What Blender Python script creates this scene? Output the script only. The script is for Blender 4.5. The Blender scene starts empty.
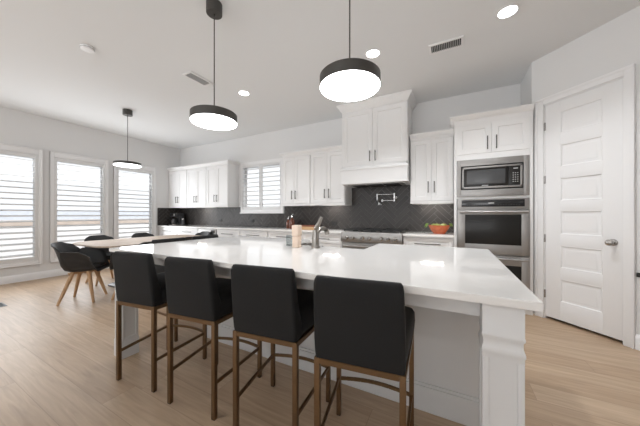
import bpy, bmesh, math, random
from mathutils import Vector, Matrix
random.seed(7)
S = bpy.context.scene
COL = S.collection
PI = math.pi

# ------------------------------------------------------------------ camera
cam = bpy.data.cameras.new('camera')
cam.sensor_fit = 'HORIZONTAL'; cam.sensor_width = 36.0
cam.lens = 36.0 * 251.0 / 640.0
cam.shift_y = 1.6 / 640.0
cam.clip_start = 0.05
camo = bpy.data.objects.new('camera', cam); COL.objects.link(camo)
camo.location = (0, 0, 1.2)
camo.rotation_euler = (PI / 2, 0, math.radians(27.84))
S.camera = camo

# ------------------------------------------------------------------ world, exposure
W = bpy.data.worlds.new('sky'); S.world = W
W.use_nodes = True
wn = W.node_tree.nodes; wn.clear()
wo = wn.new('ShaderNodeOutputWorld'); wb = wn.new('ShaderNodeBackground')
wb.inputs[0].default_value = (0.93, 0.965, 1.0, 1); wb.inputs[1].default_value = 0.62
W.node_tree.links.new(wb.outputs[0], wo.inputs[0])
S.view_settings.view_transform = 'Standard'
S.view_settings.look = 'None'
S.view_settings.exposure = 0.9
S.view_settings.gamma = 1.0
S.view_settings.use_curve_mapping = False
try:
    S.cycles.diffuse_bounces = 6
    S.cycles.sample_clamp_indirect = 6.0
except Exception:
    pass

def lamp(name, kind, loc, energy, color=(1, 1, 1), size=None, size_y=None, rot=(0, 0, 0), portal=False, spot=None, blend=.6):
    l = bpy.data.lights.new(name, kind)
    l.energy = energy; l.color = color
    if kind == 'AREA':
        l.shape = 'RECTANGLE' if size_y else 'DISK'
        l.size = size
        if size_y: l.size_y = size_y
        if portal: l.cycles.is_portal = True
    elif kind == 'SPOT':
        l.spot_size = spot; l.spot_blend = blend; l.shadow_soft_size = size or .05
    elif size:
        l.shadow_soft_size = size
    o = bpy.data.objects.new(name, l); COL.objects.link(o)
    o.location = loc; o.rotation_euler = rot
    return o
# sky portals in the window openings (they guide the sky's light, give none of their own)
XL = -6.83          # left wall face
YB = 4.45           # back wall face
ZC = 3.05           # ceiling
WIN_L = [(0.917, 1.637), (1.936, 2.656), (2.955, 3.675)]
for a, b in WIN_L:
    lamp('sky_portal', 'AREA', (XL - .1, (a + b) / 2, 1.33), 1, size=1.9, size_y=b - a, rot=(0, -PI / 2, 0), portal=True)
lamp('sky_portal', 'AREA', (-3.87, YB + .1, 1.85), 1, size=1.1, size_y=1.0, rot=(-PI / 2, 0, 0), portal=True)
REAR = [(-5.9, -3.9), (-3.2, -1.2), (-0.5, 1.5)]  # unseen rear window openings, put in for soft light
YR = -4.2
for a, b in REAR:        # added area lamps, tilted up to brighten the ceiling from behind the camera
    lamp('fill_lamp', 'AREA', ((a + b) / 2, YR - .02, 1.35), 54, (.98, .99, 1), size=b - a, size_y=2.3, rot=(PI / 2 + math.radians(74), 0, 0))
for a, b in WIN_L:      # added lamps inside the shutters, boosting the light they let in
    lamp('fill_lamp', 'AREA', (XL + .10, (a + b) / 2, 1.33), 10, (.94, .97, 1), size=1.8, size_y=b - a, rot=(0, -PI / 2 - math.radians(6), 0))

sun = lamp('sun', 'SUN', (6, 2, 9), 1.4, (1, .97, .93), .02, rot=(math.radians(-8), math.radians(48), 0))

# ------------------------------------------------------------------ materials
def _mat(name):
    m = bpy.data.materials.new(name); m.use_nodes = True
    nt = m.node_tree
    return m, nt, nt.nodes['Principled BSDF']

def mat(name, col, rough=.5, metal=0.0, bump=0.0, scale=40.0, vary=0.0, stretch=None, coat=0.0, sheen=0.0, spec=None, trans=0.0):
    m, nt, b = _mat(name)
    b.inputs['Base Color'].default_value = (*col, 1)
    b.inputs['Roughness'].default_value = rough
    b.inputs['Metallic'].default_value = metal
    if coat: b.inputs['Coat Weight'].default_value = coat
    if sheen:
        b.inputs['Sheen Weight'].default_value = sheen
        b.inputs['Sheen Roughness'].default_value = .4
    if spec is not None: b.inputs['Specular IOR Level'].default_value = spec
    if trans: b.inputs['Transmission Weight'].default_value = trans
    tc = nt.nodes.new('ShaderNodeTexCoord'); mp = nt.nodes.new('ShaderNodeMapping')
    nz = nt.nodes.new('ShaderNodeTexNoise')
    nz.inputs['Scale'].default_value = scale; nz.inputs['Detail'].default_value = 4
    if stretch: mp.inputs['Scale'].default_value = stretch
    nt.links.new(tc.outputs['Object'], mp.inputs[0]); nt.links.new(mp.outputs[0], nz.inputs['Vector'])
    if vary:
        mx = nt.nodes.new('ShaderNodeMix'); mx.data_type = 'RGBA'
        mx.inputs[6].default_value = (*[max(0, c * (1 - vary)) for c in col], 1)
        mx.inputs[7].default_value = (*[min(1, c * (1 + vary)) for c in col], 1)
        nt.links.new(nz.outputs[0], mx.inputs[0]); nt.links.new(mx.outputs[2], b.inputs['Base Color'])
    if bump:
        bp = nt.nodes.new('ShaderNodeBump'); bp.inputs['Strength'].default_value = bump; bp.inputs['Distance'].default_value = .002
        nt.links.new(nz.outputs[0], bp.inputs['Height']); nt.links.new(bp.outputs[0], b.inputs['Normal'])
    return m

def emit(name, col, strength):
    m, nt, b = _mat(name)
    b.inputs['Base Color'].default_value = (.9, .9, .9, 1)
    b.inputs['Emission Color'].default_value = (*col, 1)
    b.inputs['Emission Strength'].default_value = strength
    return m

def floor_mat():
    m, nt, b = _mat('oak planks')
    N, L = nt.nodes.new, nt.links.new
    tc = N('ShaderNodeTexCoord'); sep = N('ShaderNodeSeparateXYZ'); L(tc.outputs['Object'], sep.inputs[0])
    def mth(op, a, bb=None):
        n = N('ShaderNodeMath'); n.operation = op
        for i, v in enumerate((a, bb)):
            if v is None: continue
            if isinstance(v, (int, float)): n.inputs[i].default_value = v
            else: L(v, n.inputs[i])
        return n.outputs[0]
    row = mth('FLOOR', mth('DIVIDE', sep.outputs[1], .19))
    fy = mth('FRACT', mth('DIVIDE', sep.outputs[1], .19))
    wn1 = N('ShaderNodeTexWhiteNoise'); wn1.noise_dimensions = '1D'; L(row, wn1.inputs['W'])
    xs = mth('ADD', mth('DIVIDE', sep.outputs[0], 1.9), mth('MULTIPLY', wn1.outputs[0], 7.3))
    colm = mth('FLOOR', xs); fx = mth('FRACT', xs)
    cmb = N('ShaderNodeCombineXYZ'); L(row, cmb.inputs[0]); L(colm, cmb.inputs[1])
    wn2 = N('ShaderNodeTexWhiteNoise'); wn2.noise_dimensions = '2D'; L(cmb.outputs[0], wn2.inputs['Vector'])
    ramp = N('ShaderNodeValToRGB')
    e = ramp.color_ramp.elements
    e[0].color = (.455, .325, .215, 1); e[1].color = (.55, .415, .295, 1)
    L(wn2.outputs[0], ramp.inputs[0])
    # grain
    mp = N('ShaderNodeMapping'); mp.inputs['Scale'].default_value = (1.2, 16, 1); L(tc.outputs['Object'], mp.inputs[0])
    off = N('ShaderNodeVectorMath'); off.operation = 'ADD'; L(mp.outputs[0], off.inputs[0])
    sc3 = N('ShaderNodeVectorMath'); sc3.operation = 'SCALE'; L(wn2.outputs[1], sc3.inputs[0]); sc3.inputs[3].default_value = 13
    L(sc3.outputs[0], off.inputs[1])
    nz = N('ShaderNodeTexNoise'); nz.inputs['Scale'].default_value = 2.2; nz.inputs['Detail'].default_value = 7; nz.inputs['Distortion'].default_value = .8
    L(off.outputs[0], nz.inputs['Vector'])
    r2 = N('ShaderNodeValToRGB'); r2.color_ramp.elements[0].position = .3; r2.color_ramp.elements[1].position = .75
    r2.color_ramp.elements[0].color = (.72, .69, .66, 1); r2.color_ramp.elements[1].color = (1.06, 1.06, 1.06, 1)
    L(nz.outputs[0], r2.inputs[0])
    mul = N('ShaderNodeMix'); mul.data_type = 'RGBA'; mul.blend_type = 'MULTIPLY'; mul.inputs[0].default_value = .8
    L(ramp.outputs[0], mul.inputs[6]); L(r2.outputs[0], mul.inputs[7])
    # seams
    ey = mth('MINIMUM', fy, mth('SUBTRACT', 1, fy)); ex = mth('MINIMUM', fx, mth('SUBTRACT', 1, fx))
    s = mth('MAXIMUM', mth('LESS_THAN', ey, .011), mth('LESS_THAN', ex, .0011))
    mx = N('ShaderNodeMix'); mx.data_type = 'RGBA'; L(mth('MULTIPLY', s, .45), mx.inputs[0])
    L(mul.outputs[2], mx.inputs[6]); mx.inputs[7].default_value = (.25, .17, .11, 1)
    L(mx.outputs[2], b.inputs['Base Color'])
    b.inputs['Roughness'].default_value = .42
    bp = N('ShaderNodeBump'); bp.inputs['Strength'].default_value = .12; bp.inputs['Distance'].default_value = .002
    L(nz.outputs[0], bp.inputs['Height']); L(bp.outputs[0], b.inputs['Normal'])
    return m

def wood_mat(name, c0, c1, scale=(14, 14, 1.2), rough=.5):
    m, nt, b = _mat(name)
    N, L = nt.nodes.new, nt.links.new
    tc = N('ShaderNodeTexCoord'); mp = N('ShaderNodeMapping'); mp.inputs['Scale'].default_value = scale
    nz = N('ShaderNodeTexNoise'); nz.inputs['Scale'].default_value = 3; nz.inputs['Detail'].default_value = 6; nz.inputs['Distortion'].default_value = 1
    rp = N('ShaderNodeValToRGB'); rp.color_ramp.elements[0].color = (*c0, 1); rp.color_ramp.elements[1].color = (*c1, 1)
    rp.color_ramp.elements[0].position = .3; rp.color_ramp.elements[1].position = .7
    L(tc.outputs['Object'], mp.inputs[0]); L(mp.outputs[0], nz.inputs['Vector']); L(nz.outputs[0], rp.inputs[0]); L(rp.outputs[0], b.inputs['Base Color'])
    b.inputs['Roughness'].default_value = rough
    return m

def tile_mat():
    m, nt, b = _mat('dark glazed tile')
    N, L = nt.nodes.new, nt.links.new
    g = N('ShaderNodeNewGeometry')
    rp = N('ShaderNodeValToRGB'); rp.color_ramp.elements[0].color = (.030, .027, .025, 1); rp.color_ramp.elements[1].color = (.056, .050, .047, 1)
    L(g.outputs['Random Per Island'], rp.inputs[0]); L(rp.outputs[0], b.inputs['Base Color'])
    b.inputs['Roughness'].default_value = .30; b.inputs['Specular IOR Level'].default_value = .28
    tc = N('ShaderNodeTexCoord'); nz = N('ShaderNodeTexNoise'); nz.inputs['Scale'].default_value = 9
    bp = N('ShaderNodeBump'); bp.inputs['Strength'].default_value = .25; bp.inputs['Distance'].default_value = .004
    L(tc.outputs['Object'], nz.inputs['Vector']); L(nz.outputs[0], bp.inputs['Height']); L(bp.outputs[0], b.inputs['Normal'])
    return m

def glass_mat(name, col=(1, 1, 1), mixw=.12):
    m = bpy.data.materials.new(name); m.use_nodes = True; nt = m.node_tree; nt.nodes.clear()
    o = nt.nodes.new('ShaderNodeOutputMaterial'); t = nt.nodes.new('ShaderNodeBsdfTransparent'); g = nt.nodes.new('ShaderNodeBsdfGlossy')
    t.inputs[0].default_value = (*col, 1); g.inputs['Roughness'].default_value = .03
    f = nt.nodes.new('ShaderNodeFresnel'); f.inputs[0].default_value = 1.45
    mx = nt.nodes.new('ShaderNodeMixShader')
    gm = nt.nodes.new('ShaderNodeNewGeometry'); iv = nt.nodes.new('ShaderNodeMath'); iv.operation = 'MULTIPLY_ADD'
    iv.inputs[1].default_value = -1; iv.inputs[2].default_value = 1
    ml = nt.nodes.new('ShaderNodeMath'); ml.operation = 'MULTIPLY'
    nt.links.new(gm.outputs['Backfacing'], iv.inputs[0]); nt.links.new(f.outputs[0], ml.inputs[0]); nt.links.new(iv.outputs[0], ml.inputs[1])
    nt.links.new(ml.outputs[0], mx.inputs[0]); nt.links.new(t.outputs[0], mx.inputs[1]); nt.links.new(g.outputs[0], mx.inputs[2])
    nt.links.new(mx.outputs[0], o.inputs[0])
    return m

M = dict(
    wall=mat('wall paint', (.73, .73, .73), .85, bump=.08, scale=180),
    ceil=mat('ceiling paint', (.775, .785, .79), .9, bump=.08, scale=150),
    trim=mat('white trim paint', (.82, .82, .825), .42, bump=.02, scale=60),
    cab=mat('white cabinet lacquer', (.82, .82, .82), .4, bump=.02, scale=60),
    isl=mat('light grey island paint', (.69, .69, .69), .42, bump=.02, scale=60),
    quartz=mat('white quartz', (.82, .81, .795), .05, vary=.02, scale=8),
    louver=mat('white shutter paint', (.74, .74, .74), .4, bump=.02, scale=60),
    steel=mat('brushed stainless', (.35, .34, .33), .43, 1.0, bump=.05, scale=60, stretch=(1, 1, 60)),
    sinksteel=mat('sink stainless', (.33, .32, .31), .35, 1.0, bump=.05, scale=60, stretch=(60, 1, 1)),
    nickel=mat('satin nickel', (.46, .445, .425), .25, 1.0, bump=.02, scale=80),
    faucet=mat('brushed nickel tap', (.33, .31, .285), .3, 1.0, bump=.02, scale=80),
    chrome=mat('polished chrome', (.82, .82, .82), .08, 1.0, bump=.01, scale=50),
    gun=mat('gunmetal pull', (.10, .095, .09), .38, 1.0, bump=.03, scale=120),
    blackgl=mat('black oven glass', (.016, .015, .014), .28, spec=.3, bump=.01, scale=4),
    black=mat('black plastic', (.012, .012, .012), .35, bump=.05, scale=120),
    shell=mat('matt black shell', (.018, .018, .019), .5, bump=.05, scale=200),
    pad=mat('black leatherette pad', (.014, .014, .014), .55, bump=.3, scale=160),
    velvet=mat('black velvet', (.0065, .0065, .007), .85, bump=.25, scale=220, vary=.25, sheen=.06),
    bronze=mat('antique bronze metal', (.20, .125, .068), .38, .85, bump=.06, scale=90, vary=.15),
    castiron=mat('cast iron', (.014, .014, .014), .6, bump=.3, scale=200),
    pend=mat('dark graphite metal', (.085, .08, .075), .45, .6, bump=.04, scale=120),
    tabletop=wood_mat('bleached oak top', (.40, .31, .24), (.48, .385, .31), (2, 14, 2), .65),
    beech=wood_mat('beech legs', (.42, .25, .13), (.56, .36, .20), (14, 14, 1.5)),
    palewood=wood_mat('pale maple', (.74, .58, .46), (.82, .67, .55), (14, 14, 2)),
    traywood=wood_mat('warm oak tray', (.50, .30, .15), (.62, .40, .22), (2, 14, 14)),
    redwood=wood_mat('red brown wood', (.20, .06, .03), (.28, .09, .045), (2, 14, 14)),
    amber=mat('amber glass', (.13, .035, .014), .08, bump=.02, scale=20, coat=.4),
    orange=mat('orange glazed bowl', (.52, .12, .04), .25, vary=.5, scale=22, bump=.05),
    lime=mat('green fruit', (.26, .31, .055), .4, vary=.35, scale=18, bump=.1),
    leaf=mat('leaf green', (.16, .26, .045), .5, vary=.4, scale=30, bump=.1),
    floor=floor_mat(), tile=tile_mat(),
    grout=mat('grey grout', (.17, .165, .16), .8, bump=.2, scale=200),
    dark=mat('dark cavity', (.03, .03, .03), .8, bump=.05, scale=90),
    glass=glass_mat('window glass'), tumbler=glass_mat('clear tumbler', (.85, .87, .87)),
    lens=emit('lit pendant diffuser', (.985, .99, 1), 6),
    can=emit('lit downlight lens', (1, .985, .96), 7.0),
    strip=emit('lit cabinet strip', (1, .96, .9), 2.0),
    garden=mat('dull paving', (.16, .16, .15), .9, bump=.2, scale=5),
    render=mat('pale render', (.92, .92, .93), .9, bump=.2, scale=8),
    brick=mat('tan masonry', (.62, .53, .47), .9, vary=.2, scale=6, bump=.2),
    slate=mat('blue grey roof', (.68, .72, .79), .9, vary=.15, scale=3, bump=.2),
    display=mat('oven display', (.016, .016, .017), .15, bump=.01, scale=9),
    grey=mat('grey printing', (.42, .42, .42), .4, bump=.02, scale=90),
    dimgrey=mat('dim grey printing', (.10, .10, .10), .4, bump=.02, scale=90),
    meshgrey=mat('grey door mesh', (.07, .072, .075), .25, bump=.02, scale=90),
    coffee=mat('dark grey appliance', (.035, .035, .038), .3, bump=.03, scale=90),
)

# ------------------------------------------------------------------ mesh builder
class MB:
    def __init__(s): s.bm = bmesh.new()
    def _add(s, b):
        me = bpy.data.meshes.new('tmp'); b.to_mesh(me); b.free(); s.bm.from_mesh(me); bpy.data.meshes.remove(me); return s
    def box(s, x0, x1, y0, y1, z0, z1, bev=.002, seg=2, rot=None, about=None):
        b = bmesh.new(); bmesh.ops.create_cube(b, size=1)
        for v in b.verts:
            v.co = Vector(((x0 + x1) / 2 + v.co.x * (x1 - x0), (y0 + y1) / 2 + v.co.y * (y1 - y0), (z0 + z1) / 2 + v.co.z * (z1 - z0)))
        w = min(bev, .45 * min(abs(x1 - x0), abs(y1 - y0), abs(z1 - z0)))
        if w > 1e-5: bmesh.ops.bevel(b, geom=b.edges[:], offset=w, segments=seg, profile=.6, affect='EDGES')
        if rot is not None:
            c = Vector(about) if about else Vector(((x0 + x1) / 2, (y0 + y1) / 2, (z0 + z1) / 2))
            for v in b.verts: v.co = c + rot @ (v.co - c)
        return s._add(b)
    def rod(s, p0, p1, r0, r1=None, n=16, caps=True):
        r1 = r0 if r1 is None else r1
        p0 = Vector(p0); p1 = Vector(p1); d = p1 - p0
        b = bmesh.new(); bmesh.ops.create_cone(b, cap_ends=caps, segments=n, radius1=r0, radius2=r1, depth=d.length)
        q = d.to_track_quat('Z', 'Y'); mid = (p0 + p1) / 2
        for v in b.verts: v.co = mid + q @ v.co
        return s._add(b)
    def bar(s, p0, p1, w, h, bev=.0015):            # square bar between two points, h along local up
        p0 = Vector(p0); p1 = Vector(p1); d = p1 - p0
        q = d.to_track_quat('X', 'Z'); mid = (p0 + p1) / 2
        b = bmesh.new(); bmesh.ops.create_cube(b, size=1)
        for v in b.verts: v.co = Vector((v.co.x * d.length, v.co.y * w, v.co.z * h))
        bmesh.ops.bevel(b, geom=b.edges[:], offset=bev, segments=2, affect='EDGES')
        for v in b.verts: v.co = mid + q @ v.co
        return s._add(b)
    def lathe(s, prof, c=(0, 0, 0), n=40, close=False):
        b = bmesh.new(); rings = []
        for r, z in prof:
            if r < 1e-6: rings.append([b.verts.new((c[0], c[1], c[2] + z))])
            else: rings.append([b.verts.new((c[0] + r * math.cos(2 * PI * i / n), c[1] + r * math.sin(2 * PI * i / n), c[2] + z)) for i in range(n)])
        for A, B in zip(rings, rings[1:]):
            for i in range(n):
                j = (i + 1) % n
                if len(A) == 1 and len(B) == 1: continue
                if len(A) == 1: b.faces.new((A[0], B[i], B[j]))
                elif len(B) == 1: b.faces.new((A[j], A[i], B[0]))
                else: b.faces.new((A[i], A[j], B[j], B[i]))
        bmesh.ops.recalc_face_normals(b, faces=b.faces[:])
        return s._add(b)
    def tube(s, pts, r, n=12):
        pts = [Vector(p) for p in pts]; b = bmesh.new(); rings = []
        up = None
        for i, p in enumerate(pts):
            t = (pts[min(i + 1, len(pts) - 1)] - pts[max(i - 1, 0)]).normalized()
            if up is None:
                up = Vector((0, 0, 1)) if abs(t.z) < .9 else Vector((1, 0, 0))
            a = t.cross(up).normalized(); c2 = a.cross(t).normalized(); up = c2
            rr = r[i] if isinstance(r, (list, tuple)) else r
            rings.append([b.verts.new(p + a * rr * math.cos(2 * PI * k / n) + c2 * rr * math.sin(2 * PI * k / n)) for k in range(n)])
        for A, B in zip(rings, rings[1:]):
            for k in range(n): b.faces.new((A[k], A[(k + 1) % n], B[(k + 1) % n], B[k]))
        b.faces.new(rings[0][::-1]); b.faces.new(rings[-1])
        bmesh.ops.recalc_face_normals(b, faces=b.faces[:])
        return s._add(b)
    def loft(s, rings, cap=True):                   # list of equal-length closed loops of points
        b = bmesh.new(); R = [[b.verts.new(p) for p in r] for r in rings]; n = len(R[0])
        for A, B in zip(R, R[1:]):
            for k in range(n): b.faces.new((A[k], A[(k + 1) % n], B[(k + 1) % n], B[k]))
        if cap: b.faces.new(R[0][::-1]); b.faces.new(R[-1])
        bmesh.ops.recalc_face_normals(b, faces=b.faces[:])
        return s._add(b)
    def flare(s, x0, x1, yf, yb, lev, left=1, right=1):     # crown: z / projection levels, growing forward and sideways
        return s.loft([[(x0 - p * left, yf - p, z), (x1 + p * right, yf - p, z), (x1 + p * right, yb, z), (x0 - p * left, yb, z)] for z, p in lev])
    def prism(s, poly, z0, z1, bev=0):
        b = bmesh.new(); lo = [b.verts.new((x, y, z0)) for x, y in poly]; hi = [b.verts.new((x, y, z1)) for x, y in poly]
        n = len(poly)
        b.faces.new(lo[::-1]); b.faces.new(hi)
        for k in range(n): b.faces.new((lo[k], lo[(k + 1) % n], hi[(k + 1) % n], hi[k]))
        bmesh.ops.recalc_face_normals(b, faces=b.faces[:])
        if bev: bmesh.ops.bevel(b, geom=b.edges[:], offset=bev, segments=2, affect='EDGES')
        return s._add(b)
    def shaker(s, x0, x1, z0, z1, yf, t=.02, rail=.06, rec=.009):   # faces -Y
        def rect(i, y): return [(x0 + i, y, z0 + i), (x1 - i, y, z0 + i), (x1 - i, y, z1 - i), (x0 + i, y, z1 - i)]
        e = .0015
        return s.loft([rect(0, yf + t), rect(0, yf + e), rect(e, yf), rect(rail, yf), rect(rail + .006, yf + rec), rect(rail + .010, yf + rec)])
    def slab(s, x0, x1, z0, z1, yf, t=.02): return s.box(x0, x1, yf, yf + t, z0, z1, .002)
    def xform(s, mtx): bmesh.ops.transform(s.bm, matrix=mtx, verts=s.bm.verts[:]); return s
    def build(s, name, m, parent=None, smooth=True, world=True, angle=35):
        off = Vector((0, 0, 0))
        if parent is not None and world:
            p = parent
            while p is not None: off += p.location; p = p.parent
        if off.length: bmesh.ops.translate(s.bm, vec=-off, verts=s.bm.verts[:])
        me = bpy.data.meshes.new(name); s.bm.to_mesh(me); s.bm.free()
        me.materials.append(m)
        if smooth:
            me.polygons.foreach_set('use_smooth', [True] * len(me.polygons))
            try: me.set_sharp_from_angle(angle=math.radians(angle))
            except Exception: pass
        o = bpy.data.objects.new(name, me); COL.objects.link(o)
        if parent is not None: o.parent = parent
        return o

def tag(o, label, cat, group=None):
    o['label'] = label; o['category'] = cat
    if group: o['group'] = group
    return o
def thing(name, loc, label, cat, group=None):
    o = bpy.data.objects.new(name, None); o.empty_display_size = .1; COL.objects.link(o); o.location = loc
    return tag(o, label, cat, group)
def struct(o):
    o['kind'] = 'structure'; return o
def sroot(name, loc=(0, 0, 0)):
    o = bpy.data.objects.new(name, None); COL.objects.link(o); o.location = loc; return struct(o)
def copy_tree(o, parent=None):
    c = o.copy(); COL.objects.link(c)
    if parent is not None: c.parent = parent
    for ch in list(o.children): copy_tree(ch, c)
    return c

# ================================================================== ROOM SHELL
XR = 4.0
struct(MB().box(XL - .15, XR + .15, YR - .15, YB + .15, -.12, 0, 0).build('floor', M['floor'], smooth=False))
struct(MB().box(XL - .15, XR + .15, YR - .15, YB + .15, ZC, ZC + .12, 0).build('ceiling', M['ceil'], smooth=False))

def wall_x(name, x0, x1, holes, y0, y1):            # wall with thickness in x, holes in y/z
    w = MB(); y = y0
    for a, b, z0, z1 in holes:
        w.box(x0, x1, y, a, 0, ZC, 0); w.box(x0, x1, a, b, 0, z0, 0); w.box(x0, x1, a, b, z1, ZC, 0); y = b
    w.box(x0, x1, y, y1, 0, ZC, 0)
    return struct(w.build(name, M['wall'], smooth=False))
def wall_y(name, y0, y1, holes, x0, x1):
    w = MB(); x = x0
    for a, b, z0, z1 in holes:
        w.box(x, a, y0, y1, 0, ZC, 0); w.box(a, b, y0, y1, 0, z0, 0); w.box(a, b, y0, y1, z1, ZC, 0); x = b
    w.box(x, x1, y0, y1, 0, ZC, 0)
    return struct(w.build(name, M['wall'], smooth=False))
wall_x('wall_left', XL - .15, XL, [(a - .06, b + .06, .36, 2.30) for a, b in WIN_L], YR, YB)
wall_y('wall_back', YB, YB + .15, [(-4.44, -3.29, 1.31, 2.36)], XL - .15, .85)
wall_y('wall_front', YR - .15, YR, [(a, b, .2, 2.5) for a, b in REAR], XL - .15, XR + .15)
wall_x('wall_right', XR, XR + .15, [], YR, YB + .15)
# pantry: short return beside the oven tower, then the 45 degree wall with the door
DS = 4.75
def dpt(x, off=0):                                  # point on the diagonal wall by its x; off = metres out into the room
    y = DS - x; k = off / math.sqrt(2)
    return (x - k, y - k)
w = MB()
w.box(.85, .95, 3.9, YB + .15, 0, ZC, 0)
struct(w.build('wall_corner', M['wall'], smooth=False))
R45 = Matrix.Rotation(-PI / 4, 4, 'Z')
def diag(o_x):                                      # local frame: +x along the wall to the right, -y out into the room
    return Matrix.Translation((o_x, DS - o_x, 0)) @ R45
DL = .953; DW = math.hypot(1.39 - .953, 3.797 - 3.36)         # door hinge edge and door width
T = diag(DL)
w = MB()
w.box(-.146, -.012, 0, .12, 0, ZC, 0); w.box(DW + .012, DW + .45, 0, .12, 0, ZC, 0); w.box(-.012, DW + .012, 0, .12, 2.475, ZC, 0)
w.xform(T); struct(w.build('wall_pantry', M['wall'], smooth=False))
ex, ey = 1.39 + .45 / math.sqrt(2), 3.36 - .45 / math.sqrt(2)
w = MB(); w.box(ex, XR + .15, ey, ey + .12, 0, ZC, 0); struct(w.build('wall_side', M['wall'], smooth=False))
w = MB(); w.box(.96, XR, YB - .01, YB + .15, 0, ZC, 0); struct(w.build('wall_pantry_back', M['wall'], smooth=False))
# pantry door
d = sroot('door_1', (*dpt(DL, -.02), 0))
NP = 6
pz = [(2.345, 2.10), (1.976, 1.727), (1.605, 1.351), (1.24, .98), (.858, .609), (.487, .232)]
b = MB()
pl, pr = .140, DW - .135
zt, zb = 2.46, .030
b.box(0, DW, .012, .045, zb, zt, .001)
b.box(0, pl, 0, .014, zb, zt, .002); b.box(pr, DW, 0, .014, zb, zt, .002)
zz = [zt] + [z for p in pz for z in p] + [zb]
for i in range(0, len(zz), 2): b.box(pl - .002, pr + .002, 0, .014, zz[i + 1], zz[i], .002)
b.xform(T @ Matrix.Translation((0, .004, 0)))
leafo = b.build('door_leaf', M['trim'], d)
for z1, z0 in pz:
    p = MB()
    p.loft([[(pl + i, y, z0 + i), (pr - i, y, z0 + i), (pr - i, y, z1 - i), (pl + i, y, z1 - i)] for i, y in ((0, .012), (0, .001), (.006, -.001), (.014, .008), (.03, .010), (.045, .005), (.05, .005))])
    p.xform(T @ Matrix.Translation((0, .004, 0)))
    p.build('door_panel', M['trim'], leafo)
k = MB()
ku = math.hypot(1.346 - .953, .393); kz = .935
def rings_y(prof, cx, cz):
    return [[(cx + r * math.cos(2 * PI * i / 28), y, cz + r * math.sin(2 * PI * i / 28)) for i in range(28)] for r, y in prof]
k.loft(rings_y([(.033, .004), (.033, -.004), (.028, -.010), (.013, -.014), (.011, -.035), (.020, -.042), (.029, -.052), (.030, -.062), (.024, -.072), (.010, -.077)], ku, kz))
k.xform(T); k.build('door_knob', M['nickel'], d)['label'] = 'satin nickel door knob'
for z in (2.221, 1.603, .927, .286):
    h = MB(); h.rod((-.006, -.004, z - .045), (-.006, -.004, z + .045), .0065); h.box(-.014, .002, -.004, .004, z - .045, z + .045, .001)
    h.xform(T); h.build('hinge', M['nickel'], d)
c = MB()                                            # casing
for x0, x1, z0, z1 in ((-.097, -.012, 0, 2.55), (DW + .012, DW + .07 + .012, 0, 2.55)):
    c.box(x0, x1, -.02, 0, z0, z1, .004); c.box(x0 + (.058 if x0 > 0 else 0), x1 - (0 if x0 > 0 else .058), -.028, -.02, z0, z1, .004)
c.box(-.012, DW + .012, -.02, 0, 2.472, 2.55, .004); c.box(-.097, DW + .082, -.028, -.019, 2.522, 2.55, .004)
c.box(-.012, -.001, 0, .1, 0, 2.474, .001); c.box(DW + .001, DW + .012, 0, .1, 0, 2.474, .001); c.box(-.012, DW + .012, 0, .1, 2.462, 2.474, .001)
c.xform(T); struct(c.build('trim_1', M['trim']))
# baseboards
def bboard(mb, x0, x1, t=.016, h=.135):
    mb.loft([[(x0, 0, z), (x1, 0, z), (x1, -p, z), (x0, -p, z)] for z, p in ((0, t), (h - .03, t), (h - .018, t - .005), (h, .004))])
b = MB(); bboard(b, DW + .083, DW + .45); b.xform(T); struct(b.build('baseboard_pantry', M['trim']))
b = MB(); bboard(b, 0, YB - YR); b.xform(Matrix.Translation((XL, YR, 0)) @ Matrix.Rotation(PI / 2, 4, 'Z'))
struct(b.build('baseboard_left', M['trim']))
# something small and black sits on the wall right of the door, cut by the frame's edge
t = thing('wall_plate', (*dpt(1.50, .0), .665), 'small black plate on the wall right of the pantry door, at the picture edge', 'wall plate')
b = MB(); xx = math.hypot(1.4535 - DL, 1.4535 - DL)
b.box(xx, xx + .11, -.012, 0, .645, .685, .003); b.xform(T); b.build('plate', M['black'], t)
b = MB(); b.box(xx + .02, xx + .05, -.016, -.011, .655, .675, .002); b.xform(T); b.build('socket', M['dark'], t)

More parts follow.
